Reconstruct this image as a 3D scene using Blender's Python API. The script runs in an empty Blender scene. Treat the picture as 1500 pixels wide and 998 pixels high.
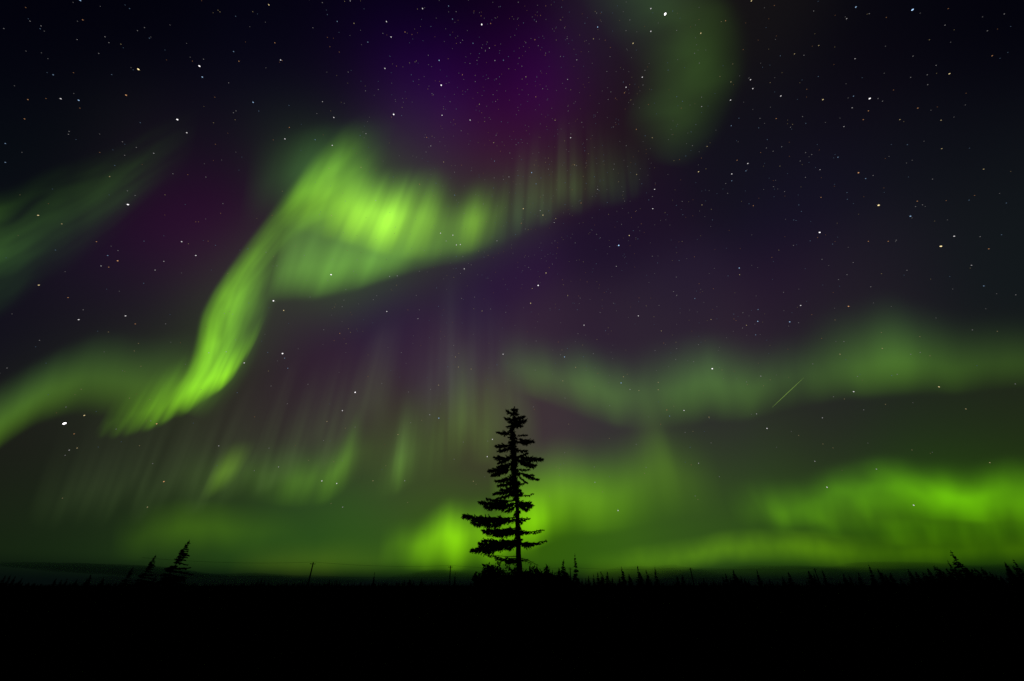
import bpy, bmesh, math, random
import numpy as np
from mathutils import Vector, Matrix, noise as mnoise

SC = bpy.context.scene
COL = SC.collection
R = math.radians

# ------------------------------------------------------------------ camera
F_PX, CX, CY, HORIZON = 625.0, 750.0, 499.0, 858.0      # measures taken on the 1500 x 998 photograph
TILT = math.atan((HORIZON - CY) / F_PX)
EYE = Vector((0.0, 0.0, 1.5))
cam_d = bpy.data.cameras.new('camera')
cam = bpy.data.objects.new('camera', cam_d); COL.objects.link(cam)
cam_d.sensor_fit = 'HORIZONTAL'; cam_d.sensor_width = 36.0; cam_d.lens = 36.0 * F_PX / 1500.0
cam_d.clip_start = 0.1; cam_d.clip_end = 500000.0
cam.location = EYE; cam.rotation_euler = (math.pi / 2 + TILT, 0, 0)
SC.camera = cam
CT, ST = math.cos(TILT), math.sin(TILT)

def ray(px, py):
    a, b = (px - CX) / F_PX, (CY - py) / F_PX
    return Vector((a, CT - b * ST, ST + b * CT))
def at(px, py, Y):
    d = ray(px, py); return EYE + d * (Y / d.y)
def spot(px, py, height):
    """ground spot of a thing `height` metres tall whose top is seen at (px, py)"""
    d = ray(px, py); p = EYE + d * ((height - EYE.z) / d.z); return Vector((p.x, p.y, 0.0))

# ------------------------------------------------------------------ view
SC.view_settings.view_transform = 'Standard'; SC.view_settings.look = 'None'
SC.view_settings.exposure = 0.0; SC.view_settings.gamma = 1.0
SC.view_settings.use_curve_mapping = False
SC.cycles.use_denoising = False
SC.cycles.use_adaptive_sampling = False
SC.cycles.transparent_max_bounces = 96
SC.cycles.max_bounces = 2; SC.cycles.diffuse_bounces = 1; SC.cycles.volume_bounces = 1
SC.cycles.pixel_filter_type = 'BLACKMAN_HARRIS'; SC.cycles.filter_width = 1.5

def lin(c):
    return tuple(((v / 255.0) / 12.92 if v <= 10 else ((v / 255.0 + 0.055) / 1.055) ** 2.4) for v in c)

# ------------------------------------------------------------------ night sky (world)
# the glow of the open night sky between the aurora bands, by direction
GLOW = [  # px, py on the photograph, then its colour there
    (40, 40, 2, 2, 11), (220, 40, 2, 2, 11), (420, 60, 3, 3, 14), (540, 30, 3, 2, 12), (640, 20, 4, 2, 14), (760, 30, 12, 2, 20), (880, 90, 30, 18, 36), (900, 20, 34, 30, 40), (960, 110, 30, 22, 22),
    (1120, 40, 20, 18, 20), (1280, 40, 6, 6, 14), (1450, 40, 2, 2, 10), (60, 150, 3, 3, 14), (300, 160, 10, 9, 22), (420, 150, 9, 7, 26),
    (510, 130, 12, 4, 28), (590, 100, 24, 0, 52), (640, 150, 38, 0, 70), (720, 110, 28, 0, 46), (800, 125, 52, 0, 70), (860, 170, 34, 12, 28),
    (740, 190, 52, 10, 48), (640, 215, 52, 24, 58), (560, 180, 34, 18, 50), (820, 220, 52, 27, 38), (700, 240, 56, 22, 44), (900, 200, 28, 22, 28), (480, 170, 18, 14, 26),
    (1130, 160, 16, 15, 24), (1260, 150, 14, 10, 20), (1430, 160, 6, 6, 14), (1060, 260, 18, 17, 28), (1200, 260, 19, 17, 32),
    (1350, 220, 18, 20, 28), (1480, 260, 16, 20, 24), (60, 230, 8, 14, 18), (200, 220, 20, 22, 24), (290, 300, 28, 16, 38), (340, 310, 48, 0, 47), (300, 345, 48, 2, 47), (370, 250, 26, 18, 34),
    (250, 385, 39, 10, 43), (180, 400, 24, 18, 36), (60, 480, 14, 12, 26), (330, 230, 16, 16, 24), (230, 470, 32, 26, 36), (150, 480, 24, 20, 28),
    (430, 470, 46, 29, 49), (560, 460, 42, 24, 57), (700, 420, 40, 22, 57), (760, 390, 40, 17, 55), (640, 380, 44, 34, 49), (880, 360, 30, 18, 42), (960, 310, 28, 16, 36),
    (1000, 420, 36, 26, 47), (1150, 430, 36, 19, 45), (1140, 350, 22, 18, 36), (1300, 380, 26, 24, 34), (1460, 380, 18, 24, 26), (1220, 440, 34, 28, 38),
    (640, 530, 54, 34, 55), (500, 560, 50, 29, 51), (380, 590, 43, 29, 40), (240, 640, 33, 27, 30), (100, 660, 30, 24, 28), (20, 690, 24, 24, 19),
    (860, 470, 44, 31, 49), (780, 480, 54, 38, 55), (960, 480, 46, 36, 49), (1080, 480, 46, 36, 47), (1230, 500, 38, 38, 38), (1450, 600, 30, 30, 28),
    (800, 630, 61, 49, 55), (700, 640, 63, 52, 44), (900, 630, 52, 47, 51), (1050, 640, 43, 40, 44), (1230, 625, 37, 35, 38), (1350, 620, 30, 34, 32),
    (560, 640, 56, 49, 40), (450, 640, 50, 40, 42), (340, 640, 45, 37, 36), (80, 740, 25, 44, 19), (220, 730, 37, 52, 25),
    (330, 750, 40, 66, 25), (430, 740, 44, 72, 33), (540, 740, 51, 81, 36), (640, 710, 65, 74, 44), (900, 760, 59, 99, 23), (1000, 720, 58, 77, 36),
    (1090, 700, 46, 59, 36), (1200, 680, 41, 52, 30), (1350, 665, 35, 50, 21), (1480, 665, 33, 52, 13), (655, 790, 49, 96, 2), (780, 770, 54, 95, 6),
    (470, 255, 56, 76, 48), (560, 300, 66, 92, 48), (440, 390, 56, 74, 46), (520, 385, 58, 78, 46), (640, 325, 58, 72, 46), (720, 305, 50, 56, 44), (330, 470, 50, 64, 38), (265, 575, 48, 62, 30), (360, 400, 52, 54, 47), (180, 560, 37, 47, 30), (600, 230, 54, 50, 50),
    (480, 610, 48, 37, 46), (600, 690, 54, 61, 40), (380, 660, 41, 39, 36), (160, 690, 30, 33, 27), (290, 690, 37, 44, 28), (640, 760, 49, 84, 16), (690, 690, 58, 55, 42),
    (30, 810, 15, 29, 10), (150, 800, 19, 42, 17), (280, 800, 31, 62, 14), (400, 800, 36, 73, 19), (520, 800, 44, 84, 17), (850, 800, 46, 87, 14), (760, 825, 48, 87, 14),
    (1000, 770, 46, 86, 18), (1130, 770, 44, 82, 13), (1270, 790, 36, 72, 7), (1450, 790, 31, 65, 5), (1390, 740, 40, 86, 0),
]
world = bpy.data.worlds.new('World'); SC.world = world
world.use_nodes = True
world.cycles.sampling_method = 'NONE'
nt = world.node_tree; nt.nodes.clear()
def nd(t, kind, **kw):
    n = t.nodes.new(kind)
    for k, v in kw.items(): setattr(n, k, v)
    return n
def wire(t, a, b): t.links.new(a, b)
def math_n(t, op, a, b=None, c=None, clamp=False):
    n = nd(t, 'ShaderNodeMath', operation=op); n.use_clamp = clamp
    for i, x in enumerate((a, b, c)):
        if x is None: continue
        if isinstance(x, (int, float)): n.inputs[i].default_value = x
        else: wire(t, x, n.inputs[i])
    return n.outputs[0]
def vmath(t, op, *ins):
    n = nd(t, 'ShaderNodeVectorMath', operation=op)
    for i, x in enumerate(ins):
        if isinstance(x, (tuple, list, Vector)): n.inputs[i].default_value = tuple(x)
        else: wire(t, x, n.inputs[i])
    return n
tc = nd(nt, 'ShaderNodeTexCoord')
dirn = vmath(nt, 'NORMALIZE', tc.outputs['Generated']).outputs[0]
K = 220.0
base = lin((3, 3, 10)); acc = tuple(v * 1e-7 for v in base); wsum = 1e-7
for (px, py, r, g, b) in GLOW:
    c = ray(px, py).normalized()
    d = vmath(nt, 'DOT_PRODUCT', dirn, c).outputs['Value']
    e = math_n(nt, 'EXPONENT', math_n(nt, 'MULTIPLY_ADD', d, K, -K))
    sc_ = nd(nt, 'ShaderNodeVectorMath', operation='SCALE'); sc_.inputs[0].default_value = lin((r, g, b)); wire(nt, e, sc_.inputs['Scale'])
    acc = vmath(nt, 'ADD', sc_.outputs[0], acc).outputs[0]
    wsum = math_n(nt, 'ADD', e, wsum)
inv = nd(nt, 'ShaderNodeVectorMath', operation='SCALE'); wire(nt, acc, inv.inputs[0]); wire(nt, math_n(nt, 'DIVIDE', 1.0, wsum), inv.inputs['Scale'])
glow = inv.outputs[0]
# the thicker air just over the horizon dims and cools that glow
sep = nd(nt, 'ShaderNodeSeparateXYZ'); wire(nt, dirn, sep.inputs[0])
mr = nd(nt, 'ShaderNodeMapRange', interpolation_type='SMOOTHSTEP')
mr.inputs['From Min'].default_value = 0.004; mr.inputs['From Max'].default_value = 0.05
wire(nt, sep.outputs['Z'], mr.inputs['Value'])
mixc = nd(nt, 'ShaderNodeMix', data_type='RGBA')
mixc.inputs['A'].default_value = lin((5, 12, 11)) + (1,)
wire(nt, mr.outputs['Result'], mixc.inputs['Factor']); wire(nt, glow, mixc.inputs['B'])
bg1 = nd(nt, 'ShaderNodeBackground'); wire(nt, mixc.outputs['Result'], bg1.inputs['Color'])
sky = nd(nt, 'ShaderNodeTexSky'); sky.sky_type = 'NISHITA'; sky.sun_disc = False
sky.sun_elevation = R(-4); sky.sun_rotation = R(160)
bg2 = nd(nt, 'ShaderNodeBackground'); bg2.inputs["Strength"].default_value = 0.0
wire(nt, sky.outputs[0], bg2.inputs['Color'])
add = nd(nt, 'ShaderNodeAddShader'); wire(nt, bg1.outputs[0], add.inputs[0]); wire(nt, bg2.outputs[0], add.inputs[1])
wo = nd(nt, 'ShaderNodeOutputWorld'); wire(nt, add.outputs[0], wo.inputs['Surface'])

# ------------------------------------------------------------------ helpers
def tag(o, label=None, cat=None, group=None, kind=None):
    if label: o['label'] = label
    if cat: o['category'] = cat
    if group: o['group'] = group
    if kind: o['kind'] = kind
    return o
def empty(name, loc=(0, 0, 0), rz=0.0):
    o = bpy.data.objects.new(name, None); COL.objects.link(o)
    o.location = loc; o.rotation_euler = (0, 0, rz); return o
def link(name, me, mat=None, parent=None):
    o = bpy.data.objects.new(name, me); COL.objects.link(o)
    if mat and not me.materials: me.materials.append(mat)
    if parent: o.parent = parent
    return o
class MB:
    def __init__(s): s.v = []; s.f = []
    def add(s, vs, fs):
        k = len(s.v); s.v += [tuple(p) for p in vs]; s.f += [tuple(i + k for i in f) for f in fs]
    def tube(s, pts, rads, n=6, cap=True):
        k = len(s.v); m = len(pts)
        for i, p in enumerate(pts):
            t = (pts[min(i + 1, m - 1)] - pts[max(i - 1, 0)]).normalized()
            u = t.cross(Vector((0.31, 0.95, 0.11))).normalized(); w = t.cross(u)
            for j in range(n):
                a = 2 * math.pi * j / n
                s.v.append(tuple(p + (u * math.cos(a) + w * math.sin(a)) * rads[i]))
        for i in range(m - 1):
            for j in range(n):
                a, b = k + i * n + j, k + i * n + (j + 1) % n
                s.f.append((a, b, b + n, a + n))
        if cap:
            s.f.append(tuple(k + j for j in range(n))[::-1]); s.f.append(tuple(k + (m - 1) * n + j for j in range(n)))
    def blade(s, p, d, w, up=None):
        """one flat needle spray / leaf: a narrow kite from p along d"""
        side = d.cross(up if up is not None else Vector((random.uniform(-1, 1), random.uniform(-1, 1), random.uniform(-1, 1))))
        if side.length < 1e-6: side = Vector((1, 0, 0))
        side = side.normalized() * w
        s.add([p, p + d * 0.45 + side, p + d, p + d * 0.45 - side], [(0, 1, 2, 3)])
    def box(s, c, sx, sy, sz):
        vs = [(c[0] + a * sx / 2, c[1] + b * sy / 2, c[2] + e * sz / 2) for a in (-1, 1) for b in (-1, 1) for e in (-1, 1)]
        s.add(vs, [(0, 1, 3, 2), (4, 6, 7, 5), (0, 4, 5, 1), (2, 3, 7, 6), (0, 2, 6, 4), (1, 5, 7, 3)])
    def mesh(s, name):
        me = bpy.data.meshes.new(name); me.from_pydata(s.v, [], s.f); me.update(); return me
    def build(s, name, mat, parent=None): return link(name, s.mesh(name), mat, parent)

def principled(name, col, rough=0.9, col2=None, scale=6.0):
    m = bpy.data.materials.new(name); m.use_nodes = True
    t = m.node_tree; b = t.nodes['Principled BSDF']
    b.inputs['Roughness'].default_value = rough; b.inputs['Specular IOR Level'].default_value = 0.0
    if col2:
        co = nd(t, 'ShaderNodeTexCoord'); nz = nd(t, 'ShaderNodeTexNoise'); nz.inputs['Scale'].default_value = scale
        nz.inputs['Detail'].default_value = 4; wire(t, co.outputs['Object'], nz.inputs['Vector'])
        mx = nd(t, 'ShaderNodeMix', data_type='RGBA'); mx.inputs['A'].default_value = col + (1,); mx.inputs['B'].default_value = col2 + (1,)
        wire(t, nz.outputs['Fac'], mx.inputs['Factor']); wire(t, mx.outputs['Result'], b.inputs['Base Color'])
    else: b.inputs['Base Color'].default_value = col + (1,)
    return m
M_NEEDLE = principled('spruce_needles', (0.006, 0.010, 0.005), 0.9, (0.010, 0.015, 0.007), 3)
M_BARK = principled('spruce_bark', (0.011, 0.009, 0.007), 0.95, (0.017, 0.014, 0.011), 9)
M_LEAF = principled('willow_leaves', (0.007, 0.010, 0.005), 0.9, (0.011, 0.013, 0.007), 5)
M_POLE = principled('tarred_wood', (0.025, 0.019, 0.014), 0.9, (0.035, 0.028, 0.02), 8)
M_WIRE = principled('dull_cable', (0.015, 0.015, 0.016), 0.6)
M_INS = principled('glazed_insulator', (0.05, 0.035, 0.03), 0.3)
M_GROUND = principled('peat_and_heath', (0.0012, 0.0011, 0.001), 1.0, (0.002, 0.002, 0.0015), 0.35)
M_HEATH = principled('heath_stems', (0.0015, 0.0015, 0.001), 1.0, (0.003, 0.003, 0.002), 2)

# ------------------------------------------------------------------ ground
random.seed(3)
def ground_z(x, y):
    r = math.hypot(x, y)
    k = min(1.0, r / 60.0)
    return (mnoise.noise(Vector((x * 0.02, y * 0.02, 0))) * 0.25 + mnoise.noise(Vector((x * 0.15, y * 0.15, 4))) * 0.06) * k * (1 if r < 900 else 0) - 0.03
mb = MB()
rings = [0.0, 2, 4, 7, 10, 14, 19, 25, 32, 40, 52, 68, 90, 120, 160, 220, 300, 420, 600, 850, 1400, 3000, 8000, 25000, 90000]
NS = 96
mb.v.append((0, 0, ground_z(0, 0)))
for r in rings[1:]:
    for j in range(NS):
        a = 2 * math.pi * j / NS; x, y = r * math.cos(a), r * math.sin(a); mb.v.append((x, y, ground_z(x, y)))
for j in range(NS): mb.f.append((0, 1 + j, 1 + (j + 1) % NS))
for i in range(len(rings) - 2):
    for j in range(NS):
        a, b = 1 + i * NS + j, 1 + i * NS + (j + 1) % NS
        mb.f.append((a, a + NS, b + NS, b))
g = mb.build('ground', M_GROUND); tag(g, 'flat black tundra ground stretching to the horizon', 'ground', kind='structure')

# ------------------------------------------------------------------ aurora
def curtain_mat(name, low, high, rise, power, fu, fv, contrast, warp, fw, seed):
    m = bpy.data.materials.new(name); m.use_nodes = True
    m.cycles.emission_sampling = 'NONE'
    t = m.node_tree; t.nodes.clear()
    uv = nd(t, 'ShaderNodeUVMap'); uv.uv_map = 'curtain'
    s = nd(t, 'ShaderNodeSeparateXYZ'); wire(t, uv.outputs[0], s.inputs[0])
    u, v = s.outputs[0], s.outputs[1]
    gain = nd(t, 'ShaderNodeAttribute'); gain.attribute_name = 'gain'
    def noise(a, b, c, detail=2.0):
        cb = nd(t, 'ShaderNodeCombineXYZ'); wire(t, math_n(t, 'MULTIPLY', u, a), cb.inputs[0]); wire(t, math_n(t, 'MULTIPLY', v, b), cb.inputs[1])
        cb.inputs[2].default_value = c
        n = nd(t, 'ShaderNodeTexNoise'); n.inputs['Scale'].default_value = 1.0; n.inputs['Detail'].default_value = detail
        wire(t, cb.outputs[0], n.inputs['Vector']); return math_n(t, 'SUBTRACT', n.outputs['Fac'], 0.5)
    def smooth(x, a, b):
        r = nd(t, 'ShaderNodeMapRange', interpolation_type='SMOOTHSTEP')
        r.inputs['From Min'].default_value = a; r.inputs['From Max'].default_value = b; wire(t, x, r.inputs['Value']); return r.outputs['Result']
    v2 = math_n(t, 'ADD', v, math_n(t, 'MULTIPLY', noise(fw, 0.3, seed + 7.3, 1.0), warp))
    up = smooth(v2, 0.0, rise)
    down = math_n(t, 'POWER', math_n(t, 'SUBTRACT', 1.0, smooth(v2, rise * 0.8, 1.0)), power)
    rays = math_n(t, 'MAXIMUM', math_n(t, 'MULTIPLY_ADD', noise(fu, fv, seed), 2.6 * contrast, 1.0), 0.0)
    wide = math_n(t, 'MAXIMUM', math_n(t, 'MULTIPLY_ADD', noise(0.9, 1.1, seed + 3.1, 1.0), 1.1 * min(1, contrast * 1.6), 1.0), 0.0)
    edge = math_n(t, 'MULTIPLY', smooth(v, 0.0, 0.1), smooth(math_n(t, 'SUBTRACT', 1.0, v), 0.0, 0.2))
    e = math_n(t, 'MULTIPLY', math_n(t, 'MULTIPLY', up, down), math_n(t, 'MULTIPLY', math_n(t, 'MULTIPLY', rays, wide), math_n(t, 'MULTIPLY', edge, gain.outputs['Fac'])))
    mx = nd(t, 'ShaderNodeMix', data_type='RGBA'); mx.inputs['A'].default_value = lin(low) + (1,); mx.inputs['B'].default_value = lin(high) + (1,)
    wire(t, v, mx.inputs['Factor'])
    em = nd(t, 'ShaderNodeEmission'); wire(t, mx.outputs['Result'], em.inputs['Color']); wire(t, e, em.inputs['Strength'])
    tr = nd(t, 'ShaderNodeBsdfTransparent')
    ad = nd(t, 'ShaderNodeAddShader'); wire(t, em.outputs[0], ad.inputs[0]); wire(t, tr.outputs[0], ad.inputs[1])
    out = nd(t, 'ShaderNodeOutputMaterial'); wire(t, ad.outputs[0], out.inputs['Surface'])
    return m

AUR_H, AUR_FAR = 6000.0, 60000.0
def catmull(P, n):
    P = np.array(P, float); m = len(P); out = []
    for s in np.linspace(0, m - 1, n):
        i = min(int(s), m - 2); f = s - i
        p0, p1, p2, p3 = P[max(i - 1, 0)], P[i], P[i + 1], P[min(i + 2, m - 1)]
        out.append(0.5 * (2 * p1 + (p2 - p0) * f + (2 * p0 - 5 * p1 + 4 * p2 - p3) * f * f + (3 * p1 - p0 - 3 * p2 + p3) * f ** 3))
    return np.array(out)
def aurora(label, ctrl, low, high=None, rise=0.25, power=1.5, fu=3.0, fv=0.4, contrast=0.3, warp=0.12, fw=1.5, seed=0.0, depth=90.0, layers=3, n=120, rows=20):
    """A curtain of glowing air hung over the plain: ctrl rows are foot x, y, head x, y (measured sight lines) and brightness.
    The foot rides at the aurora's altitude, the head stands over it at the same range; a few parallel sheets give it thickness."""
    P = catmull(ctrl, n)
    verts, faces, uvs, gains = [], [], [], []
    mid = (P[:, :2] + P[:, 2:4]) / 2
    arc = np.concatenate([[0], np.cumsum(np.hypot(*np.diff(mid, axis=0).T))]) / 100.0
    for L in range(layers):
        off = (L - (layers - 1) / 2) * depth
        k = len(verts)
        for i in range(n):
            ax, ay, bx, by, gn = P[i]
            da = ray(ax, min(ay, 850)); ha = math.hypot(da.x, da.y)
            rng = min(AUR_H * ha / max(da.z, 1e-4), AUR_FAR + seed * 670.0) + off
            for j in range(rows + 1):
                f = j / rows
                d = ray(ax + (bx - ax) * f, ay + (by - ay) * f)
                q = EYE + d * (rng / math.hypot(d.x, d.y))
                verts.append(tuple(q)); uvs.append((arc[i] + L * 0.012, f)); gains.append(max(gn, 0) / layers)
        for i in range(n - 1):
            for j in range(rows):
                a = k + i * (rows + 1) + j
                faces.append((a, a + rows + 1, a + rows + 2, a + 1))
    me = bpy.data.meshes.new('aurora_curtain'); me.from_pydata(verts, [], faces)
    ul = me.uv_layers.new(name='curtain')
    idx = np.empty(len(me.loops), np.int32); me.loops.foreach_get('vertex_index', idx)
    ul.data.foreach_set('uv', np.array(uvs, np.float32)[idx].ravel())
    at_ = me.attributes.new('gain', 'FLOAT', 'POINT'); at_.data.foreach_set('value', np.array(gains, np.float32))
    for p in me.polygons: p.use_smooth = True
    m = curtain_mat('aurora_glow', low, high or low, rise, power, fu, fv, contrast, warp, fw, seed)
    o = link('aurora_curtain', me, m)
    tag(o, label, 'aurora', 'aurora curtains over the plain', 'thing')
    return o

aurora('brightest green aurora arc curling across the middle of the sky, with a yellow-green core',
       [(395, 335, 475, 190, 0), (430, 348, 515, 172, .34), (465, 357, 522, 195, .46), (505, 366, 566, 222, .95), (548, 380, 612, 224, 1.12), (585, 390, 642, 222, .7), (605, 390, 658, 226, .44), (628, 388, 672, 232, .2),
        (650, 384, 686, 240, .14), (674, 382, 704, 235, .32), (694, 378, 722, 235, .34), (714, 372, 738, 235, .14), (740, 364, 756, 225, .02), (770, 352, 780, 210, .025), (802, 338, 810, 195, .02), (828, 328, 832, 190, .025), (890, 310, 885, 185, .01), (960, 280, 950, 170, 0)],
       (172, 248, 20), (104, 170, 70), rise=.46, power=1.9, fu=4.2, fv=.5, contrast=.62, warp=.18, fw=2.4, seed=1, n=160, rows=26)
aurora('long bright green aurora ribbon slanting down to the lower left from the arc',
       [(545, 145, 660, 250, 0), (505, 172, 610, 290, .05), (465, 210, 570, 325, .32), (428, 258, 525, 352, .44), (390, 308, 480, 366, .24), (354, 358, 448, 392, .28), (317, 408, 424, 430, .5), (290, 455, 408, 476, .68),
        (280, 498, 392, 520, .72), (268, 540, 372, 562, .45), (245, 572, 345, 600, .22), (235, 595, 320, 625, 0)],
       (140, 222, 20), (112, 180, 60), rise=.3, power=1.7, fu=1.0, fv=4.5, contrast=.6, warp=.1, fw=1.5, seed=2, n=160, rows=26)
aurora('brightest lower end of the falling ribbon, with a ragged rayed lower edge',
       [(130, 645, 180, 560, 0), (165, 648, 232, 530, .16), (198, 642, 276, 505, .4), (236, 628, 318, 480, .62), (272, 614, 350, 468, .95), (300, 592, 362, 465, 1.0), (330, 570, 378, 455, .55), (352, 545, 390, 450, .16), (372, 510, 400, 440, 0)],
       (138, 218, 4), (96, 160, 40), rise=.34, power=1.5, fu=4.5, fv=.6, contrast=.6, warp=.34, fw=4.0, seed=23, n=160, rows=26)
aurora('soft green aurora fold hanging under the bright arc, with a clear lower edge',
       [(385, 450, 425, 300, 0), (406, 450, 455, 290, .55), (450, 448, 512, 285, .85), (510, 436, 570, 285, .8), (570, 416, 622, 285, .6), (640, 398, 672, 285, .32), (700, 388, 720, 285, .1), (760, 368, 770, 280, 0)],
       (106, 172, 44), (96, 140, 70), rise=.38, power=1.0, fu=2.4, fv=.6, contrast=.45, warp=.14, seed=3)
aurora('dim green aurora glow along the left rim of the bright arc',
       [(345, 350, 370, 190, 0), (385, 330, 425, 175, .14), (430, 315, 478, 165, .35), (490, 300, 540, 160, .16), (550, 290, 590, 160, 0)],
       (66, 118, 50), rise=.5, power=1, contrast=.2, seed=4)
aurora('low green aurora band at the left edge, joined to the falling ribbon',
       [(-90, 730, -50, 585, 1), (-30, 685, 15, 535, 1), (35, 640, 80, 500, .85), (90, 618, 125, 478, .66), (150, 618, 170, 470, .55), (205, 620, 220, 475, .55), (255, 612, 270, 470, .4), (305, 600, 325, 470, 0)],
       (78, 122, 4), (48, 80, 44), rise=.45, power=1.25, fu=1.5, fv=.4, contrast=.2, warp=.12, seed=5)
aurora('faint green aurora wing slanting up from the left edge',
       [(-60, 510, -60, 270, .8), (0, 480, 5, 265, .75), (50, 445, 62, 240, .5), (110, 405, 128, 218, .36), (170, 355, 192, 190, .24), (225, 310, 250, 160, .08), (275, 270, 300, 140, 0)],
       (34, 68, 30), (54, 92, 20), rise=.6, power=.9, fu=.6, fv=4.5, contrast=1.1, warp=.2, seed=6)
aurora('dim olive aurora band curving down from the top edge at right',
       [(790, -60, 950, -150, .26), (850, 22, 1035, -90, .34), (888, 75, 1094, 0, .46), (910, 115, 1112, 66, .52), (910, 155, 1102, 136, .48), (906, 184, 1072, 196, .34), (924, 215, 1048, 226, .14), (948, 240, 1015, 250, 0)],
       (44, 84, 40), (62, 98, 28), rise=.56, power=1.2, fu=1.2, fv=1.4, contrast=.6, warp=.2, seed=7)
aurora('mid green aurora band drifting level to the right of the lone tree',
       [(725, 575, 725, 470, 0), (785, 592, 775, 455, .36), (830, 610, 815, 465, .33), (870, 626, 850, 470, .55), (930, 638, 920, 478, .4), (975, 637, 970, 474, .46), (1030, 632, 1030, 466, .76), (1090, 624, 1090, 464, .5), (1150, 612, 1150, 468, .33), (1215, 596, 1210, 470, .2), (1280, 588, 1280, 480, 0)],
       (84, 136, 26), (54, 86, 54), rise=.42, power=1.7, fu=1.5, fv=.9, contrast=.45, warp=.26, seed=8)
aurora('pale green aurora patch near the right edge, above the bright low band',
       [(1170, 600, 1160, 450, 0), (1235, 594, 1220, 425, .42), (1300, 592, 1290, 405, .95), (1355, 588, 1345, 420, .6), (1420, 584, 1420, 440, .38), (1500, 575, 1500, 440, .28), (1580, 570, 1580, 450, .2)],
       (78, 126, 16), (38, 70, 42), rise=.36, power=1.6, fu=1.5, fv=.5, contrast=.2, warp=.15, seed=9)
aurora('broad vivid lime aurora band low at the right edge',
       [(1100, 775, 1085, 670, 0), (1170, 778, 1150, 680, .26), (1240, 770, 1215, 668, .5), (1310, 766, 1285, 655, .95), (1390, 770, 1368, 655, 1.2), (1500, 774, 1488, 652, 1.05), (1600, 772, 1595, 650, .85)],
       (94, 168, 0), (52, 100, 0), rise=.46, power=1.7, fu=1.3, fv=1.6, contrast=.5, warp=.36, fw=1.1, seed=10, n=160, rows=26)
aurora('slanting lime aurora wisps at the left end of the low right band',
       [(1075, 770, 1045, 690, 0), (1125, 786, 1092, 690, .26), (1160, 792, 1128, 690, .46), (1195, 790, 1165, 690, .4), (1250, 800, 1215, 690, .4), (1320, 806, 1285, 690, .42), (1400, 805, 1370, 690, .4), (1500, 810, 1470, 690, .36), (1600, 800, 1580, 690, .3)],
       (86, 146, 0), (60, 104, 0), rise=.4, power=1.4, fu=2.2, fv=.8, contrast=.85, warp=.45, fw=2.2, seed=24, n=170, rows=26)
aurora('thin yellow-green aurora streak just over the treeline at right',
       [(840, 866, 850, 805, 0), (950, 856, 945, 790, .42), (1030, 836, 1025, 776, .66), (1110, 828, 1100, 766, .75), (1190, 834, 1180, 770, .7), (1270, 842, 1260, 775, .45), (1380, 836, 1375, 770, .3), (1500, 830, 1500, 770, .3), (1560, 830, 1560, 770, .3)],
       (76, 116, 0), rise=.5, power=1.0, fu=2.5, fv=.8, contrast=.6, warp=.35, seed=11)
aurora('glowing lime aurora patch at the horizon, left of the lone tree',
       [(550, 838, 560, 750, 0), (600, 842, 610, 745, .36), (638, 846, 648, 720, .85), (662, 846, 670, 712, 1.0), (685, 842, 692, 715, .7), (715, 838, 718, 715, .6), (750, 832, 750, 710, .6), (795, 825, 790, 710, 0)],
       (134, 210, 0), (84, 140, 0), rise=.48, power=1.7, fu=2.6, fv=.5, contrast=.45, warp=.35, fw=2.5, seed=12)
aurora('glowing lime aurora rays just to the right of the lone tree trunk',
       [(745, 810, 745, 680, 0), (770, 812, 765, 690, .55), (795, 806, 785, 700, .8), (815, 800, 806, 705, .22), (845, 795, 832, 705, 0)],
       (124, 200, 0), (90, 150, 0), rise=.5, power=1.3, fu=4, fv=.4, contrast=.4, warp=.25, seed=13)
aurora('wide soft green aurora cloud to the right of the tree top',
       [(720, 780, 710, 620, 0), (780, 795, 775, 620, .7), (830, 795, 825, 615, .88), (880, 790, 870, 620, .8), (930, 785, 915, 610, .4), (985, 775, 945, 560, .42), (1020, 765, 975, 590, .16), (1070, 770, 1040, 620, 0)],
       (102, 158, 4), (66, 94, 30), rise=.46, power=1.4, fu=2.2, fv=.5, contrast=.35, warp=.25, seed=14)
aurora('green aurora curl low in the sky at left, bending up into a bright ray',
       [(240, 735, 260, 630, 0), (330, 738, 350, 635, .18), (390, 746, 415, 630, .38), (430, 750, 462, 632, .6), (470, 746, 506, 605, .7), (498, 734, 528, 580, .72), (522, 715, 545, 590, .2), (570, 705, 590, 580, 0)],
       (80, 128, 10), (54, 88, 34), rise=.46, power=1.6, fu=3, fv=.5, contrast=.6, warp=.3, seed=15)
aurora('small isolated green aurora ray low at left',
       [(285, 742, 330, 640, 0), (302, 738, 350, 635, .9), (316, 730, 364, 635, .7), (338, 718, 386, 635, 0)],
       (76, 110, 16), rise=.46, power=1.4, fu=4, contrast=.4, warp=.2, seed=16)
aurora('group of tall faint upright aurora rays to the left of the tree top',
       [(520, 745, 560, 540, 0), (556, 742, 588, 545, .2), (574, 738, 600, 545, .75), (590, 728, 612, 540, .62), (612, 718, 628, 530, .22), (640, 712, 650, 500, .3), (658, 705, 664, 470, .42), (672, 700, 677, 470, .66), (688, 698, 690, 470, .5), (704, 694, 703, 480, .5), (730, 692, 724, 480, .36), (765, 690, 752, 480, .26), (800, 690, 785, 480, 0)],
       (66, 104, 22), (50, 66, 44), rise=.36, power=1.3, fu=6.5, fv=.5, contrast=.6, warp=.3, fw=3, seed=17, n=170)
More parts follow.
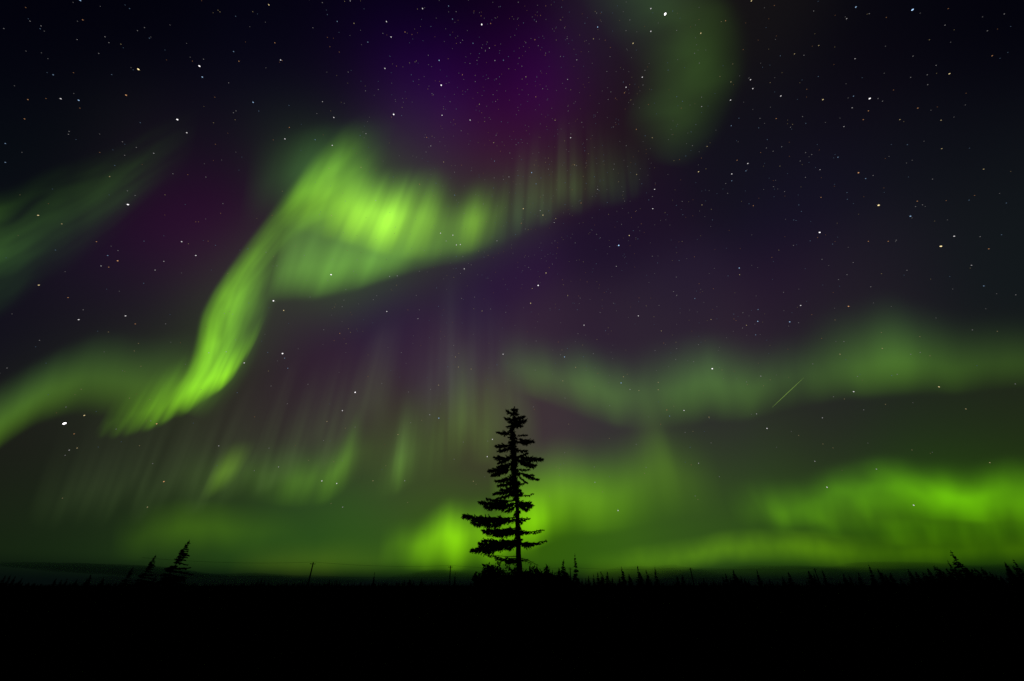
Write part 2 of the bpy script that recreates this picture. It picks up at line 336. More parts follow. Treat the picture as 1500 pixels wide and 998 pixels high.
aurora('thin veil of pale aurora rays reaching high above the lone tree',
       [(580, 640, 600, 410, 0), (630, 660, 640, 390, .6), (660, 660, 664, 370, .9), (690, 660, 690, 380, .65), (730, 660, 724, 400, .55), (790, 620, 775, 420, 0)],
       (42, 52, 38), (34, 40, 36), rise=.45, power=1.2, fu=5, fv=.4, contrast=.9, warp=.5, fw=2.5, seed=22)
aurora('dim lime aurora glow low over the wind-bent trees at left',
       [(160, 830, 165, 740, 0), (225, 826, 235, 725, .35), (275, 822, 280, 720, .52), (330, 818, 340, 725, .4), (400, 818, 410, 730, .15), (460, 820, 465, 740, 0)],
       (60, 98, 0), rise=.5, power=1.2, fu=1.6, contrast=.3, warp=.35, seed=18)
aurora('dull olive aurora haze over the left utility pole',
       [(330, 850, 340, 790, 0), (420, 852, 420, 780, .5), (500, 852, 500, 775, .45), (600, 848, 600, 780, 0)],
       (58, 70, 0), rise=.4, power=1.4, contrast=.2, warp=.3, seed=19)
aurora('very faint slanting aurora rays in the dark gap at lower left',
       [(30, 770, 95, 590, 0), (90, 800, 175, 570, .45), (170, 785, 260, 560, .5), (250, 770, 340, 545, .55), (330, 750, 412, 520, .6), (400, 725, 474, 485, .65), (470, 700, 530, 470, .8), (530, 690, 580, 450, .6), (590, 690, 625, 440, 0)],
       (44, 62, 26), (40, 38, 34), rise=.3, power=1, fu=3.6, fv=.3, contrast=1.1, warp=.7, fw=2, seed=20, n=170)
aurora('fan of fine pale aurora rays fading away at the right end of the arc',
       [(690, 385, 715, 190, 0), (735, 368, 752, 185, .22), (775, 350, 785, 165, .36), (815, 335, 818, 150, .42), (850, 325, 848, 140, .3), (900, 310, 890, 150, .17), (960, 290, 945, 160, 0)],
       (58, 92, 48), (52, 44, 36), rise=.3, power=1.3, fu=7, fv=.4, contrast=1.7, warp=.4, fw=3, seed=25, n=150)
aurora('purple aurora veil glowing above the bright green arc',
       [(480, 250, 520, 20, 0), (560, 270, 580, 0, .12), (640, 275, 640, -10, .2), (720, 275, 715, -20, .15), (800, 265, 790, -10, .25), (860, 260, 850, 10, .1), (920, 250, 905, 30, 0)],
       (44, 4, 32), (22, 0, 52), rise=.5, power=1, fu=3, fv=.3, contrast=.5, warp=.2, seed=21)

# ------------------------------------------------------------------ clouds low on the horizon
def cloud_mat(depth, od):
    m = bpy.data.materials.new('dark_cloud'); m.use_nodes = True
    t = m.node_tree; t.nodes.clear()
    v = nd(t, 'ShaderNodeVolumePrincipled'); v.inputs['Color'].default_value = (0.12, 0.22, 0.30, 1)
    v.inputs['Density'].default_value = od / depth; v.inputs['Anisotropy'].default_value = 0.2
    out = nd(t, 'ShaderNodeOutputMaterial'); wire(t, v.outputs[0], out.inputs['Volume'])
    return m
def cloud(label, x0, x1, top, bot, seed, tilt=0.0, od=1.0, Y=15000.0):
    c = at((x0 + x1) / 2, (top + bot) / 2, Y); a = at(x1, (top + bot) / 2, Y); b = at((x0 + x1) / 2, top, Y)
    hx, hz = (a - c).length, (b - c).length
    bm = bmesh.new(); bmesh.ops.create_icosphere(bm, subdivisions=5, radius=1)
    for v in bm.verts:
        v.co *= 1 + 0.3 * mnoise.fractal(Vector((v.co.x * 1.6 + seed * 5, v.co.y * 1.2, v.co.z * .8)), 1.0, 2.0, 3)
    me = bpy.data.meshes.new('cloud'); bm.to_mesh(me); bm.free()
    for p in me.polygons: p.use_smooth = True
    o = link('cloud', me, cloud_mat(hx * 1.2, od)); o.location = c; o.scale = (hx, hx * 0.6, hz); o.rotation_euler = (0, tilt, math.atan2(-c.x, c.y))
    tag(o, label, 'cloud', 'dark clouds low on the horizon')
cloud('long thin dark cloud wedge over the treeline at far left', 70, 310, 829, 843, 1, R(2.6), 1.8)
cloud('flat dark cloud between the bent trees and the left utility pole', 190, 520, 841, 862, 2, 0, 1.6)
cloud('faint dark cloud left of the lone tree, by the second pole', 540, 760, 836, 880, 3, 0, .8)
cloud('faint low cloud bank over the spires right of the lone tree', 850, 1060, 830, 876, 4, 0, .8)
cloud('broad faint cloud bank over the leaning pole right of the lone tree', 930, 1300, 831, 876, 5, 0, .8)
cloud('dim flat cloud bank behind the thick trees at far right', 1180, 1640, 830, 884, 6, 0, .9)

# ------------------------------------------------------------------ stars
STARS = '''0 0|469,3b3 150,45o1 484,117o2 758,51b1 235,169b1 240,152w1 614,216w1 637,250w1 707,259y1 577,313w1 845,162w1 874,224b1 804,180w1 451,232w1 809,406y4 1166,387w4 1183,451b3 1275,61y1 1286,70y1 1378,96b1 1478,69y1 1366,302b2 1397,359o2 1190,347w1 1125,358o1 1337,485w1 311,438b2 430,426o1 355,578w3 460,587b3 163,583o2 269,577o1 737,557o3 653,437b1 143,696o2 1480,599b3 1365,660w1 1380,649w1 1037,700w4 1092,777w3 31,840b2 31,950b2 404,769w1 400,786w1 716,830w1 899,897w2 467,633o1 1256,569o1 671,968b1 729,909w1 797,863w1 820,718b1 583,892o1
375 0|75,29y3 551,6w2 388,16w1 417,86b1 333,163w1 475,126b2 573,137y2 763,127w3 974,51w3 1126,36b2 1149,112b2 1320,144w4 1372,138o2 1316,94o1 110,251o2 418,219o1 654,247b2 790,217w3 871,188o2 742,196w1 912,203o1 1135,205b1 1172,255o1 1269,254b2 1365,282w2 1397,355w2 1447,353b2 1478,403y1 144,352w3 153,355o1 487,305o1 754,401w3 1071,354b3 930,363y1 1207,438o2 1073,477o1 1083,499w4 1005,521o1 1358,459w1 1251,372w1 1306,314b1 389,595w2 193,617b1 356,665w1 455,688w3 195,746o2 346,818b2 169,813w3 643,782w2 805,670w4 851,677b1 792,685o1 1088,675w3 1156,701o1 1252,703w3 1306,610y2 1022,854w2 998,804o2 1030,797y1 1390,835y2 1404,792w1 1395,943b2 1429,885o1 1097,948y2 446,851w3 614,979y2 427,985y2 101,819o1 641,532w1 1135,595w1 1171,638b1 1029,548w1 715,524w1 1320,660o1
750 0|812,51w3 896,83w5 501,159b3 812,184w3 476,228y2 708,254y3 1104,195y3 1249,122o2 1224,127y1 1400,6y3 379,351w2 325,465w2 81,450y2 179,520w1 139,567o2 197,311w1 667,511w3 762,452w3 688,495y1 657,544o2 578,538w1 605,575o1 766,498w1 1109,569w1 963,566b1 913,411b1 1291,375y1 1216,448y1 1280,480y2 1395,467w3 1408,519w3 1278,586w3 1109,624w2 252,704y2 408,716w1 343,806w3 820,806y2 727,757o2 592,743w1 1282,736b2 1450,693w1 1141,857y2 1316,938o2 1379,957w3 366,965y2 37,836b1 425,883b1 668,853w1 213,925y1 130,966y1 598,960w1 1108,925o1 1134,988y1 1016,913b1 1454,893o1 979,934o1 947,940y1 1352,291o1 134,233o2 81,251w1 131,117b1 67,135b1 42,340w1 197,35o1 290,43b1 573,332w1 1327,692b1 1047,772b1 545,236o1 523,72b1 667,180w1
1125 0|514,42b3 845,58b4 460,110w2 692,103o1 1054,51o1 37,33o1 267,65w1 297,267y2 509,344w2 155,316y2 72,327b1 210,324w1 1283,181w1 1311,327o2 1061,432y3 834,453w1 983,383w1 934,496w1 294,448b1 75,562w3 13,484y1 321,583y3 227,523o1 595,577w4 500,563b2 492,631w2 670,592w1 587,649o2 876,633o2 557,700o2 771,700y2 1012,704y2 444,741w2 221,722b1 48,694o2 132,745w1 144,728y1 409,920b2 1016,870y2 815,847b1 256,905w1 304,993w2 1261,990y2 70,972y1 30,885w1 848,329w1 1035,148w1
0 250|641,35y2 748,199w4 223,262y3 361,312y2 965,142y1 1204,38w1 1098,24o1 564,416o2 630,497b2 688,528o3 591,558w2 636,565o2 1062,416w3 1145,497w3 958,531w2 907,582w2 842,413b1 690,468w1 1145,300o1 1161,300o1 1290,250o1 1217,413o1 227,670y3 398,743o2 460,872w3 734,850w3 791,897o2 634,944y1 231,993w1 1450,458b1 1333,602y1 1344,825y1 1312,836w1 1361,840w1 1455,775b1 1378,990w1 745,119w1 790,146w1 1011,19w1 840,659b1
375 250|700,175w2 522,179w1 441,263y2 372,258w1 508,132y1 625,54y1 957,80o2 1162,144b2 1161,10w1 1393,43w1 1479,37w2 1079,366w3 1151,378w3 1112,412w2 1172,435w3 1195,433w3 1409,411w2 984,467w1 1210,503w1 1218,575w3 1170,572b1 1157,625y1 826,616w2 781,619w2 955,589w1 439,609w4 231,442y1 103,502y1 283,496w1 102,762w4 162,818y3 459,798y1 504,796w1 316,740w1 765,824w3 947,866w2 686,755w1 706,732w1 1322,821y2 1067,795b1 888,815o1 490,952o2 396,931w1 457,994o1 154,121y1 1347,299y1 935,216y1 437,385y1 1357,496y1 514,758w1 937,730w1
750 250|115,12b3 729,23y2 482,36b1 759,78b1 834,110w3 1091,7y3 1285,20w3 1285,60b2 1368,2b2 141,78b2 501,110w2 509,117b1 823,223w3 800,172b1 961,204b1 1111,201y2 1411,206o2 722,240o1 698,275o1 310,199b1 66,223y3 165,234w2 181,261y3 256,281y2 247,304w2 54,308o2 686,380y3 624,438b4 516,393w1 370,423w1 417,534y1 493,545b1 610,560w2 236,547w1 97,567w1 199,599y3 153,672w4 118,690y2 326,730y2 109,776y3 276,813b1 594,776w1 739,850w3 421,904w3 515,830w1 873,938y2 547,937b1 497,988y1 1329,570b3 1331,609y2 961,623w1 1094,662o1 1178,691o1 1069,748b2 860,789w1 1164,871y2 1371,905y2 1310,877o1 1298,868o1 1439,813b2 1437,882b3 1425,961b2 1348,921w1 386,954w1 141,997w1 743,745o1 962,732w1 20,374b1 95,346y1 78,342w1 404,190o2 398,175b1
1125 250|529,13o3 571,47b2 97,123w1 647,203y4 873,179o2 863,211w1 310,157o2 462,129b1 464,168b1 180,201b1 195,239b1 833,267b3 302,362w4 587,414o2 703,414o2 290,392o1 1089,384w3 1011,443y4 1291,458o2 1190,554w2 316,519w1 498,538w1 462,609w1 1262,675b2 1449,727w1 191,789w3 471,794o3 127,885b3 179,890w1 392,874y1 256,843o1 1195,932w1 1341,940y1 888,971y1 663,947y1 601,680w1 1176,173b1 1042,176o1 1208,146o1 1394,190b1 150,289b1 164,292b1
0 500|377,481w5 493,434y3 433,542o2 451,625y2 405,637w2 381,667w1 386,385w1 475,281y1 679,514w1 916,483o3 1176,283y1 1323,62w2 1221,68w2 1428,127w3 1279,612w2 958,821o3 862,970y2 893,716w1 365,918y1 876,341y1 757,333y1 882,466w1 810,13y1 824,146y1 785,57y1 1489,442o1 1387,301b1 41,157w1
375 500|155,72w4 167,99b2 186,158b2 580,299w4 505,406w3 415,470y2 183,366w1 655,206o1 1068,257y2 1021,281w1 1166,92y2 1184,151y2 1258,163y2 1156,25w1 1445,76w3 1016,430w2 1069,450b3 969,463y1 830,546y2 1383,574w3 1355,584w1 1352,675w3 1159,690w1 759,728y1 870,816w2 684,816y2 385,817w3 472,832w3 307,697y1 395,581w1 132,735w2 455,705y1 1271,819y2 1287,836y1 887,943y1 507,970w2 439,949y1 76,625w1 892,297w1 736,247w1 304,252w1 88,262w1
750 500|307,92b3 372,153y2 413,23y1 476,73w1 297,232y2 136,169w1 482,265y1 638,244b3 652,208y2 674,193y1 690,282w2 742,288y2 855,241y2 855,284y2 1171,161w4 1090,20w1 963,44w1 1062,119w1 1228,168y1 1455,204w2 1376,254y1 1471,261y1 310,333w1 125,384w1 130,398o1 331,485y1 571,377w1 905,402o2 946,380y1 1006,405w3 922,438b2 1152,444y2 1430,425w2 1491,510w3 1012,533w1 1058,527y1 869,486o1 569,569y1 726,603w1 309,652w1 258,735y1 277,743y1 481,735w1 485,825w2 530,881y1 221,906y1 620,990w3 1091,714w2 1048,723o1 1212,792w1 775,773y1 784,738w1 1071,905w1 1087,925y1 1164,595w1
1125 500|13,226y1 668,42y2 421,76y2 444,2w1 890,66w1 835,77w1 501,295w3 1000,267y3 1157,396y2 318,448w2 687,369y1 447,338y1 383,325w1 321,601y1 380,624y1 274,702w2 634,748w2 842,636y1 1297,710y2 345,854w3 852,959w3 523,206w1 262,133w1'''
STAR_R = 5000.0
STAR_COL = {'w': (1.0, 0.96, 0.98), 'b': (0.42, 0.66, 1.0), 'y': (1.0, 0.80, 0.40), 'o': (1.0, 0.50, 0.22)}
STAR_NAME = {'w': 'white', 'b': 'blue-white', 'y': 'yellowish', 'o': 'orange'}
STAR_SIZE = {5: 1.45, 4: 0.92, 3: 0.68, 2: 0.53, 1: 0.44, 0: 0.38}        # radius in photograph pixels
STAR_POW = {5: 2.5, 4: 1.35, 3: 0.72, 2: 0.36, 1: 0.19, 0: 0.12}
smats, smeshes = {}, {}
def star_mat(c, k):
    if (c, k) not in smats:
        m = bpy.data.materials.new('starlight_' + STAR_NAME[c].replace('-', '_')); m.use_nodes = True; m.cycles.emission_sampling = 'NONE'
        t = m.node_tree; t.nodes.clear()
        e = nd(t, 'ShaderNodeEmission'); e.inputs['Color'].default_value = STAR_COL[c] + (1,); e.inputs['Strength'].default_value = STAR_POW[k]
        o = nd(t, 'ShaderNodeOutputMaterial'); wire(t, e.outputs[0], o.inputs['Surface']); smats[c, k] = m
    return smats[c, k]
ICO = bmesh.new(); bmesh.ops.create_icosphere(ICO, subdivisions=1, radius=1)
ICO_V = [v.co.copy() for v in ICO.verts]; ICO_F = [tuple(v.index for v in f.verts) for f in ICO.faces]; ICO.free()
def star_mesh(c, k):
    if (c, k) not in smeshes:
        mb = MB(); mb.add(ICO_V, ICO_F); me = mb.mesh('star'); me.materials.append(star_mat(c, k)); smeshes[c, k] = me
    return smeshes[c, k]
def star_frame(px, py, k):
    """where the star stands, its size, and its slight radial stretch: lens coma built into the shape"""
    d = ray(px, py); L = d.length; p = EYE + d.normalized() * STAR_R
    s = STAR_SIZE[k] / F_PX / L * STAR_R
    rx, ry = px - 750, py - 400; rr = math.hypot(rx, ry) + 1e-6
    rad = (ray(px + rx / rr, py + ry / rr) - d).normalized()
    n = d.normalized(); rad = (rad - n * rad.dot(n)).normalized(); w = n.cross(rad)
    st = 1.0 + 0.75 * min(1, rr / 700) ** 1.5
    mat = Matrix((rad * s * st, w * s, n * s)).transposed().to_4x4(); mat.translation = p
    return mat
STAR_LABEL = {
    (974, 21): 'largest white star near the top edge, on the olive aurora band',
    (94, 620): 'large white star under the low green band at far left',
    (203, 102): 'bright yellowish star alone in the dark upper left sky',
    (292, 97): 'bright white star, upper of a close pair in the upper left sky',
    (260, 175): 'bright white star left of the purple haze, above a fainter companion',
    (706, 36): 'bright white star near the top edge above the purple glow',
    (646, 125): 'bright white star inside the deep purple glow',
    (577, 168): 'bright white star at the lower left of the purple glow, above the arc',
    (1337, 15): 'bright blue-white star stretched near the top edge at right',
    (1274, 145): 'bright white star in the dark upper right sky',
    (187, 300): 'bright white star right of the faint left aurora wing',
    (485, 403): 'bright white star at the lower edge of the soft green fold',
    (401, 441): 'bright white star in the dark gap right of the falling ribbon',
    (788, 418): 'bright white star in the dark sky high above the lone tree',
    (906, 360): 'bright blue-white star right of the arc, above the level right band',
    (1287, 301): 'bright yellow star in the dark right-hand sky',
    (1201, 341): 'brightest white star in the dark right half of the sky',
    (1378, 361): 'bright yellow star near the right edge, below a bluish neighbour',
    (414, 518): 'bright white star topping a short slanting line of three',
    (520, 575): 'bright white star between the falling ribbon and upright rays',
    (1043, 540): 'bright white star on the level green band at right',
}
rows = []
for line in STARS.split('\n'):
    o_, items = line.split('|'); ox, oy = map(float, o_.split())
    for it in items.split():
        xy, c, k = it[:-2], it[-2], int(it[-1]); x, y = xy.split(',')
        rows.append((ox + float(x) / 3.992, oy + float(y) / 3.992, c, k))
rows.sort(key=lambda r: -r[3])
single, rest = rows[:298], rows[298:]
for (px, py, c, k) in single:
    o = link('star', star_mesh(c, k)); o.matrix_world = star_frame(px, py, k)
    lab = None
    if k >= 4:
        for (qx, qy), l in STAR_LABEL.items():
            if abs(qx - px) < 3 and abs(qy - py) < 3: lab = l
    if lab is None:
        lab = ('clear %s star scattered among many over the night sky' if k >= 3 else 'small dim %s star scattered among many over the night sky') % STAR_NAME[c]
    tag(o, lab, 'star', 'stars scattered over the night sky')
random.seed(11)
faint = {c: MB() for c in 'wbyo'}
fst = []
for (px, py, c, k) in rest: fst.append((px, py, c, k))
while len(fst) < len(rest) + 1500:
    px, py = random.uniform(-20, 1520), random.uniform(-10, 700)
    dens = 0.16 + 0.9 * math.exp(-((px - 760) / 150) ** 2 - ((py - 90) / 200) ** 2) + 0.55 * math.exp(-((px - 880) / 200) ** 2 - ((py - 330) / 170) ** 2)
    if px < 480 or px > 1240: dens *= 0.45
    if py > 560: dens *= 0.35
    if random.random() < dens: fst.append((px, py, random.choice('wwwbbyo'), 0 if random.random() < .85 else 1))
fme = bpy.data.meshes.new('faint_stars'); vv, ff, mi = [], [], []; slots = {}
for (px, py, c, k) in fst:
    if (c, k) not in slots: slots[c, k] = len(slots); fme.materials.append(star_mat(c, k))
    M = star_frame(px, py, k); b = len(vv)
    vv += [tuple(M @ v) for v in ICO_V]; ff += [tuple(i + b for i in f) for f in ICO_F]; mi += [slots[c, k]] * len(ICO_F)
fme.from_pydata(vv, [], ff); fme.polygons.foreach_set('material_index', mi)
tag(link('faint_stars', fme), 'fine scatter of the faintest stars across the whole sky', 'stars', kind='stuff')
# the meteor
mm = bpy.data.materials.new('meteor_glow'); mm.use_nodes = True; mm.cycles.emission_sampling = 'NONE'
t = mm.node_tree; t.nodes.clear(); e = nd(t, 'ShaderNodeEmission'); e.inputs['Color'].default_value = lin((150, 190, 90)) + (1,); e.inputs['Strength'].default_value = .5
wire(t, e.outputs[0], nd(t, 'ShaderNodeOutputMaterial').inputs['Surface'])
mb = MB(); p, q = EYE + ray(1131, 597) * 4000, EYE + ray(1178, 553) * 4000
mb.tube([p.lerp(q, i / 8) for i in range(9)], [0.3 + 2.1 * math.sin(math.pi * (i + .15) / 8.3) for i in range(9)], 5)
tag(mb.build('meteor', mm), 'thin slanting meteor streak across the level green band at right', 'meteor')

# ------------------------------------------------------------------ the lone spruce
random.seed(5)
TY = 22.0
def Z(x, y): return at(640 + x / 3.325, 580 + y / 3.325, TY)      # a point in the tree's plane
trunk_pts = [(404, 1010), (402, 900), (400, 820), (396, 700), (392, 580), (388, 480), (380, 380), (372, 280), (368, 200), (372, 130), (378, 50)]
def trunk_x(y):
    for (x1, y1), (x0, y0) in zip(trunk_pts[:-1], trunk_pts[1:]):
        if y0 <= y <= y1: return x0 + (x1 - x0) * (y - y0) / (y1 - y0)
    return 378
tree = empty('spruce_tree', (Z(404, 1000).x, TY, 0))
tag(tree, 'tall lone spruce standing clear of the treeline, ragged branches longest at left', 'tree')
OFF = Vector(tree.location)
fine = []
for i in range(41):
    f = i / 40; y = 1010 + (50 - 1010) * f
    fine.append(Z(trunk_x(y) + 1.5 * math.sin(i * 1.1), y) - OFF)
fine[0].z = -0.2
tb = MB(); tb.tube(fine, [0.172 - 0.150 * (i / 40) ** 0.85 if i < 40 else 0.008 for i in range(41)], 10)
tb.build('trunk', M_BARK, tree)
crown, limbs = MB(), MB()
def sprig(mb, p, d, L, dens=1.0, w=0.017):
    """a twig clothed in needles: a spindle of short blades"""
    n = max(4, int(L / 0.014 * dens)); d = d.normalized()
    for i in range(n):
        q = p + d * (L * (i + random.random()) / n)
        a = Vector((random.gauss(0, 1), random.gauss(0, 1), random.gauss(0, 1)))
        a = (a - d * a.dot(d)).normalized()
        mb.blade(q, (d * 0.7 + a * random.uniform(.5, 1.0)).normalized() * random.uniform(.045, .08), w)
    mb.blade(p, d * L, 0.03); mb.blade(p, d * L, 0.03)
def bough(p0, p1, thick, dens=1.0, bare=0.2, sag=0.06, r0=0.03, hang=0.6, needles=True):
    L = (p1 - p0).length; N = 12; ax = (p1 - p0).normalized()
    pts = []
    wob = [Vector((random.gauss(0, .012), random.gauss(0, .02), random.gauss(0, .012))) * L for _ in range(N + 1)]
    for i in range(N + 1):
        f = i / N; pts.append(p0.lerp(p1, f) + Vector((0, 0, -sag * L * math.sin(math.pi * f))) + wob[i] * min(1, f * 2))
    limbs.tube(pts, [r0 * (1 - .85 * i / N) for i in range(N + 1)], 5)
    if not needles: return pts
    n = int(L / 0.028 * dens)
    for k in range(n):
        f = bare + (1 - bare) * (k + random.random()) / n
        i = min(int(f * N), N - 1); p = pts[i].lerp(pts[i + 1], f * N - i)
        env = thick * (0.35 + 0.65 * math.sin(math.pi * min(1, (f - bare) / (1 - bare) * .75 + .22))) * random.uniform(.55, 1.15)
        a = random.choice((-1, 1)); side = Vector((-ax.y, ax.x, 0)).normalized() if abs(ax.z) < .95 else Vector((1, 0, 0))
        d = ax * random.uniform(.25, .8) + side * a * random.uniform(.2, .9) + Vector((0, 0, random.uniform(-1.0 * hang, .35)))
        sprig(crown, p, d, env)
    sprig(crown, pts[-2], (pts[-1] - pts[-2]) + ax * .02, thick * .7, 1.4)
    return pts
# boughs that draw the outline: start height on the trunk, tip (tree plane, in the tree's own measure), thickness, density, bare share
BOUGHS = [
    (95, 342, 72, 14, 1.2, .05), (120, 335, 110, 16, 1.2, .05), (140, 345, 150, 13, 1.1, .05), (115, 425, 100, 16, 1.2, .05), (135, 432, 122, 18, 1.3, .05), (150, 415, 150, 12, 1.1, .1),
    (178, 293, 172, 13, 1.1, .2), (190, 305, 184, 11, .9, .2), (205, 470, 212, 17, 1.1, .3), (215, 440, 235, 13, .9, .2), (195, 440, 188, 8, .5, .3),
    (235, 288, 243, 16, 1.1, .2), (250, 300, 270, 16, 1.1, .15), (262, 440, 262, 12, .8, .2), (300, 284, 308, 19, 1.2, .15), (290, 300, 330, 16, 1.1, .1), (292, 512, 305, 21, 1.2, .2), (305, 480, 330, 19, 1.1, .15), (310, 470, 352, 13, .8, .3), (300, 440, 285, 13, .9, .2),
    (345, 253, 355, 20, 1.2, .25), (350, 268, 378, 18, 1.1, .2), (330, 300, 345, 18, 1.2, .1), (362, 496, 402, 14, .8, .35), (370, 470, 382, 12, .7, .3), (375, 440, 425, 10, .6, .3), (355, 450, 360, 10, .5, .3),
    (395, 287, 410, 18, 1.2, .1), (410, 300, 435, 16, 1.1, .1), (430, 420, 430, 13, .8, .1), (445, 315, 455, 18, 1.2, .1), (460, 277, 478, 16, 1.1, .15), (470, 290, 495, 15, 1.0, .1), (490, 470, 474, 6, .3, .35), (455, 405, 465, 12, .9, .1),
    (508, 205, 508, 19, 1.2, .22), (520, 240, 545, 18, 1.0, .25), (505, 240, 497, 12, .7, .3), (520, 300, 545, 18, 1.2, .1), (512, 462, 535, 19, 1.5, .15), (520, 440, 552, 16, 1.3, .1), (525, 455, 520, 13, 1.2, .1), (530, 340, 560, 15, 1.1, .1),
    (590, 135, 592, 22, 1.25, .3), (600, 180, 615, 18, 1.0, .35), (588, 215, 605, 17, 1.1, .2), (598, 290, 608, 15, 1.1, .1), (595, 450, 597, 8, .6, .1), (605, 430, 606, 8, .6, .1),
    (640, 224, 658, 20, 1.25, .15), (650, 280, 672, 18, 1.1, .1), (648, 250, 645, 15, 1.0, .15), (655, 340, 670, 15, 1.1, .05), (655, 445, 662, 12, 1.1, .05), (660, 518, 654, 7, .5, .2), (664, 510, 662, 5, .3, .3),
    (700, 162, 745, 22, 1.25, .2), (705, 210, 722, 22, 1.2, .15), (700, 225, 705, 16, 1.0, .2), (708, 290, 722, 18, 1.2, .05), (712, 345, 742, 15, 1.0, .1), (712, 462, 724, 17, 1.2, .05), (715, 530, 710, 8, .5, .2), (712, 505, 722, 9, .6, .2),
    (790, 245, 776, 8, .4, .2), (795, 290, 792, 12, .7, .1), (800, 335, 800, 14, 1.0, .05), (800, 340, 815, 9, .5, .1), (798, 440, 797, 6, .4, .1),
]
for (sy, tx, ty, th, dn, ba) in BOUGHS:
    p0 = Z(trunk_x(sy), sy) - OFF; p1 = Z(tx, ty) - OFF
    L = (p1 - p0).length
    p1 = p1 + Vector((0, random.uniform(-.35, .35) * L, 0)); p0.y += random.uniform(-.02, .02)
    low = sy > 500 and dn > .9
    bough(p0, p1, th * (.0158 if low else .0148), dn * (2.2 if low else 2.0), ba, r0=.012 + .010 * min(2, L), sag=.05 if sy > 480 else .03, hang=.95 if low else .7)
# boughs growing towards and away from the viewer
yy = 70
while yy < 730:
    f = (yy - 50) / 680
    near = 0.24 + 0.75 * f
    k = 5 if yy < 490 else 3
    for j in range(k):
        a = random.uniform(0, 2 * math.pi); a = (math.pi / 2 if random.random() < .5 else -math.pi / 2) + random.gauss(0, .35 if yy > 150 else .8)
        L = near * random.uniform(.6, 1.1)
        p0 = Z(trunk_x(yy), yy) - OFF; p0.y = 0
        p1 = p0 + Vector((math.cos(a) * L * .8, math.sin(a) * L, -L * random.uniform(.02, .3)))
        bough(p0, p1, .17 if yy < 490 else .13, 1.1, .08, r0=.014)
    yy += 17 if yy < 490 else 34
sprig(crown, Z(374, 100) - OFF, Z(378, 45) - Z(374, 100), .55, 1.4)
for k in range(16):
    y = 62 + 4.5 * k; p = Z(trunk_x(y), y) - OFF; s = random.choice((-1, 1))
    sprig(crown, p, Vector((s * random.uniform(.4, 1), random.gauss(0, .6), random.uniform(-.1, .7))), .07 + .012 * k, 1.2)
crown.build('crown', M_NEEDLE, tree)
limbs.build('branches', M_BARK, tree)
# dead boughs near the foot, almost without needles
for (sy, pts) in [(792, [(430, 795), (455, 805), (480, 818), (492, 824)]), (800, [(430, 806), (456, 812), (458, 846)]), (782, [(340, 782), (290, 778), (240, 776)])]:
    b = MB(); path = [Z(trunk_x(sy), sy) - OFF] + [Z(x, y) - OFF for x, y in pts]
    for i in range(1, len(path)): path[i].y += .05 * i
    b.tube(path, [.018 - .012 * i / (len(path) - 1) for i in range(len(path))], 5)
    for i in range(1, len(path)):
        for q in range(5):
            p = path[i - 1].lerp(path[i], random.random()); d = Vector((random.gauss(0, 1), random.gauss(0, 1), random.gauss(-.4, 1))).normalized() * random.uniform(.08, .2)
            b.tube([p, p + d * .5 + Vector((0, 0, .01)), p + d], [.006, .004, .002], 4)
    b.build('dead_branch', M_BARK, tree)

# ------------------------------------------------------------------ low willow scrub at the foot of the lone spruce
def shrub_meshes(seed, h, w, leaves=900):
    random.seed(seed); st, lf = MB(), MB()
    tips = []
    for i in range(16):
        a = random.uniform(0, 6.283); r = w * .5 * math.sqrt(random.random())
        b = Vector((math.cos(a) * .12, math.sin(a) * .12, -.05)); tip = Vector((math.cos(a) * r, math.sin(a) * r, h * random.uniform(.7, 1.0)))
        m = b.lerp(tip, .55) + Vector((math.cos(a) * .1, math.sin(a) * .1, .1)); pts = [b, b.lerp(m, .5), m, tip]
        st.tube(pts, [.02, .016, .011, .004], 5)
        for k in range(6):
            p = m.lerp(tip, random.random()); d = Vector((random.gauss(0, .6), random.gauss(0, .6), random.uniform(.1, .8))) * .3
            st.tube([p, p + d], [.006, .002], 4); tips.append((p, p + d))
        tips.append((b.lerp(m, .4), m)); tips.append((m, tip))
    for k in range(leaves):
        p, q = random.choice(tips); c = p.lerp(q, random.uniform(.1, 1.05)) + Vector((random.gauss(0, .05), random.gauss(0, .05), random.gauss(0, .04)))
        lf.blade(c, Vector((random.gauss(0, 1), random.gauss(0, 1), random.gauss(.2, .8))).normalized() * random.uniform(.08, .17), random.uniform(.02, .045))
    return st.mesh('stems'), lf.mesh('leaves')
SHRUBS = [  # px, top py, width m, Y, label
    (720, 829, 1.1, 21.0, 'leafy dark shrub left of the lone spruce foot, leftmost of the clump'),
    (738, 832, 1.5, 21.6, 'wide dark shrub between the leftmost shrub and the spruce trunk'),
    (760, 836, 1.4, 20.6, 'dark shrub growing right in front of the lone spruce trunk'),
    (781, 834, 1.3, 22.6, 'dark shrub just right of the lone spruce trunk'),
    (800, 840, 1.5, 23.5, 'low dark shrub second to the right of the spruce trunk'),
    (818, 842, 1.5, 25.0, 'low dark shrub at the right end of the clump, under the narrow spruce'),
]
for i, (px, py, w, Y, lab) in enumerate(SHRUBS):
    p = at(px, py, Y); s = empty('willow_shrub', (p.x, Y, 0)); tag(s, lab, 'shrub', 'willow shrubs round the lone spruce')
    a, b = shrub_meshes(40 + i, p.z, w * 1.25, 5200); link('stems', a, M_BARK, s); link('leaves', b, M_LEAF, s)

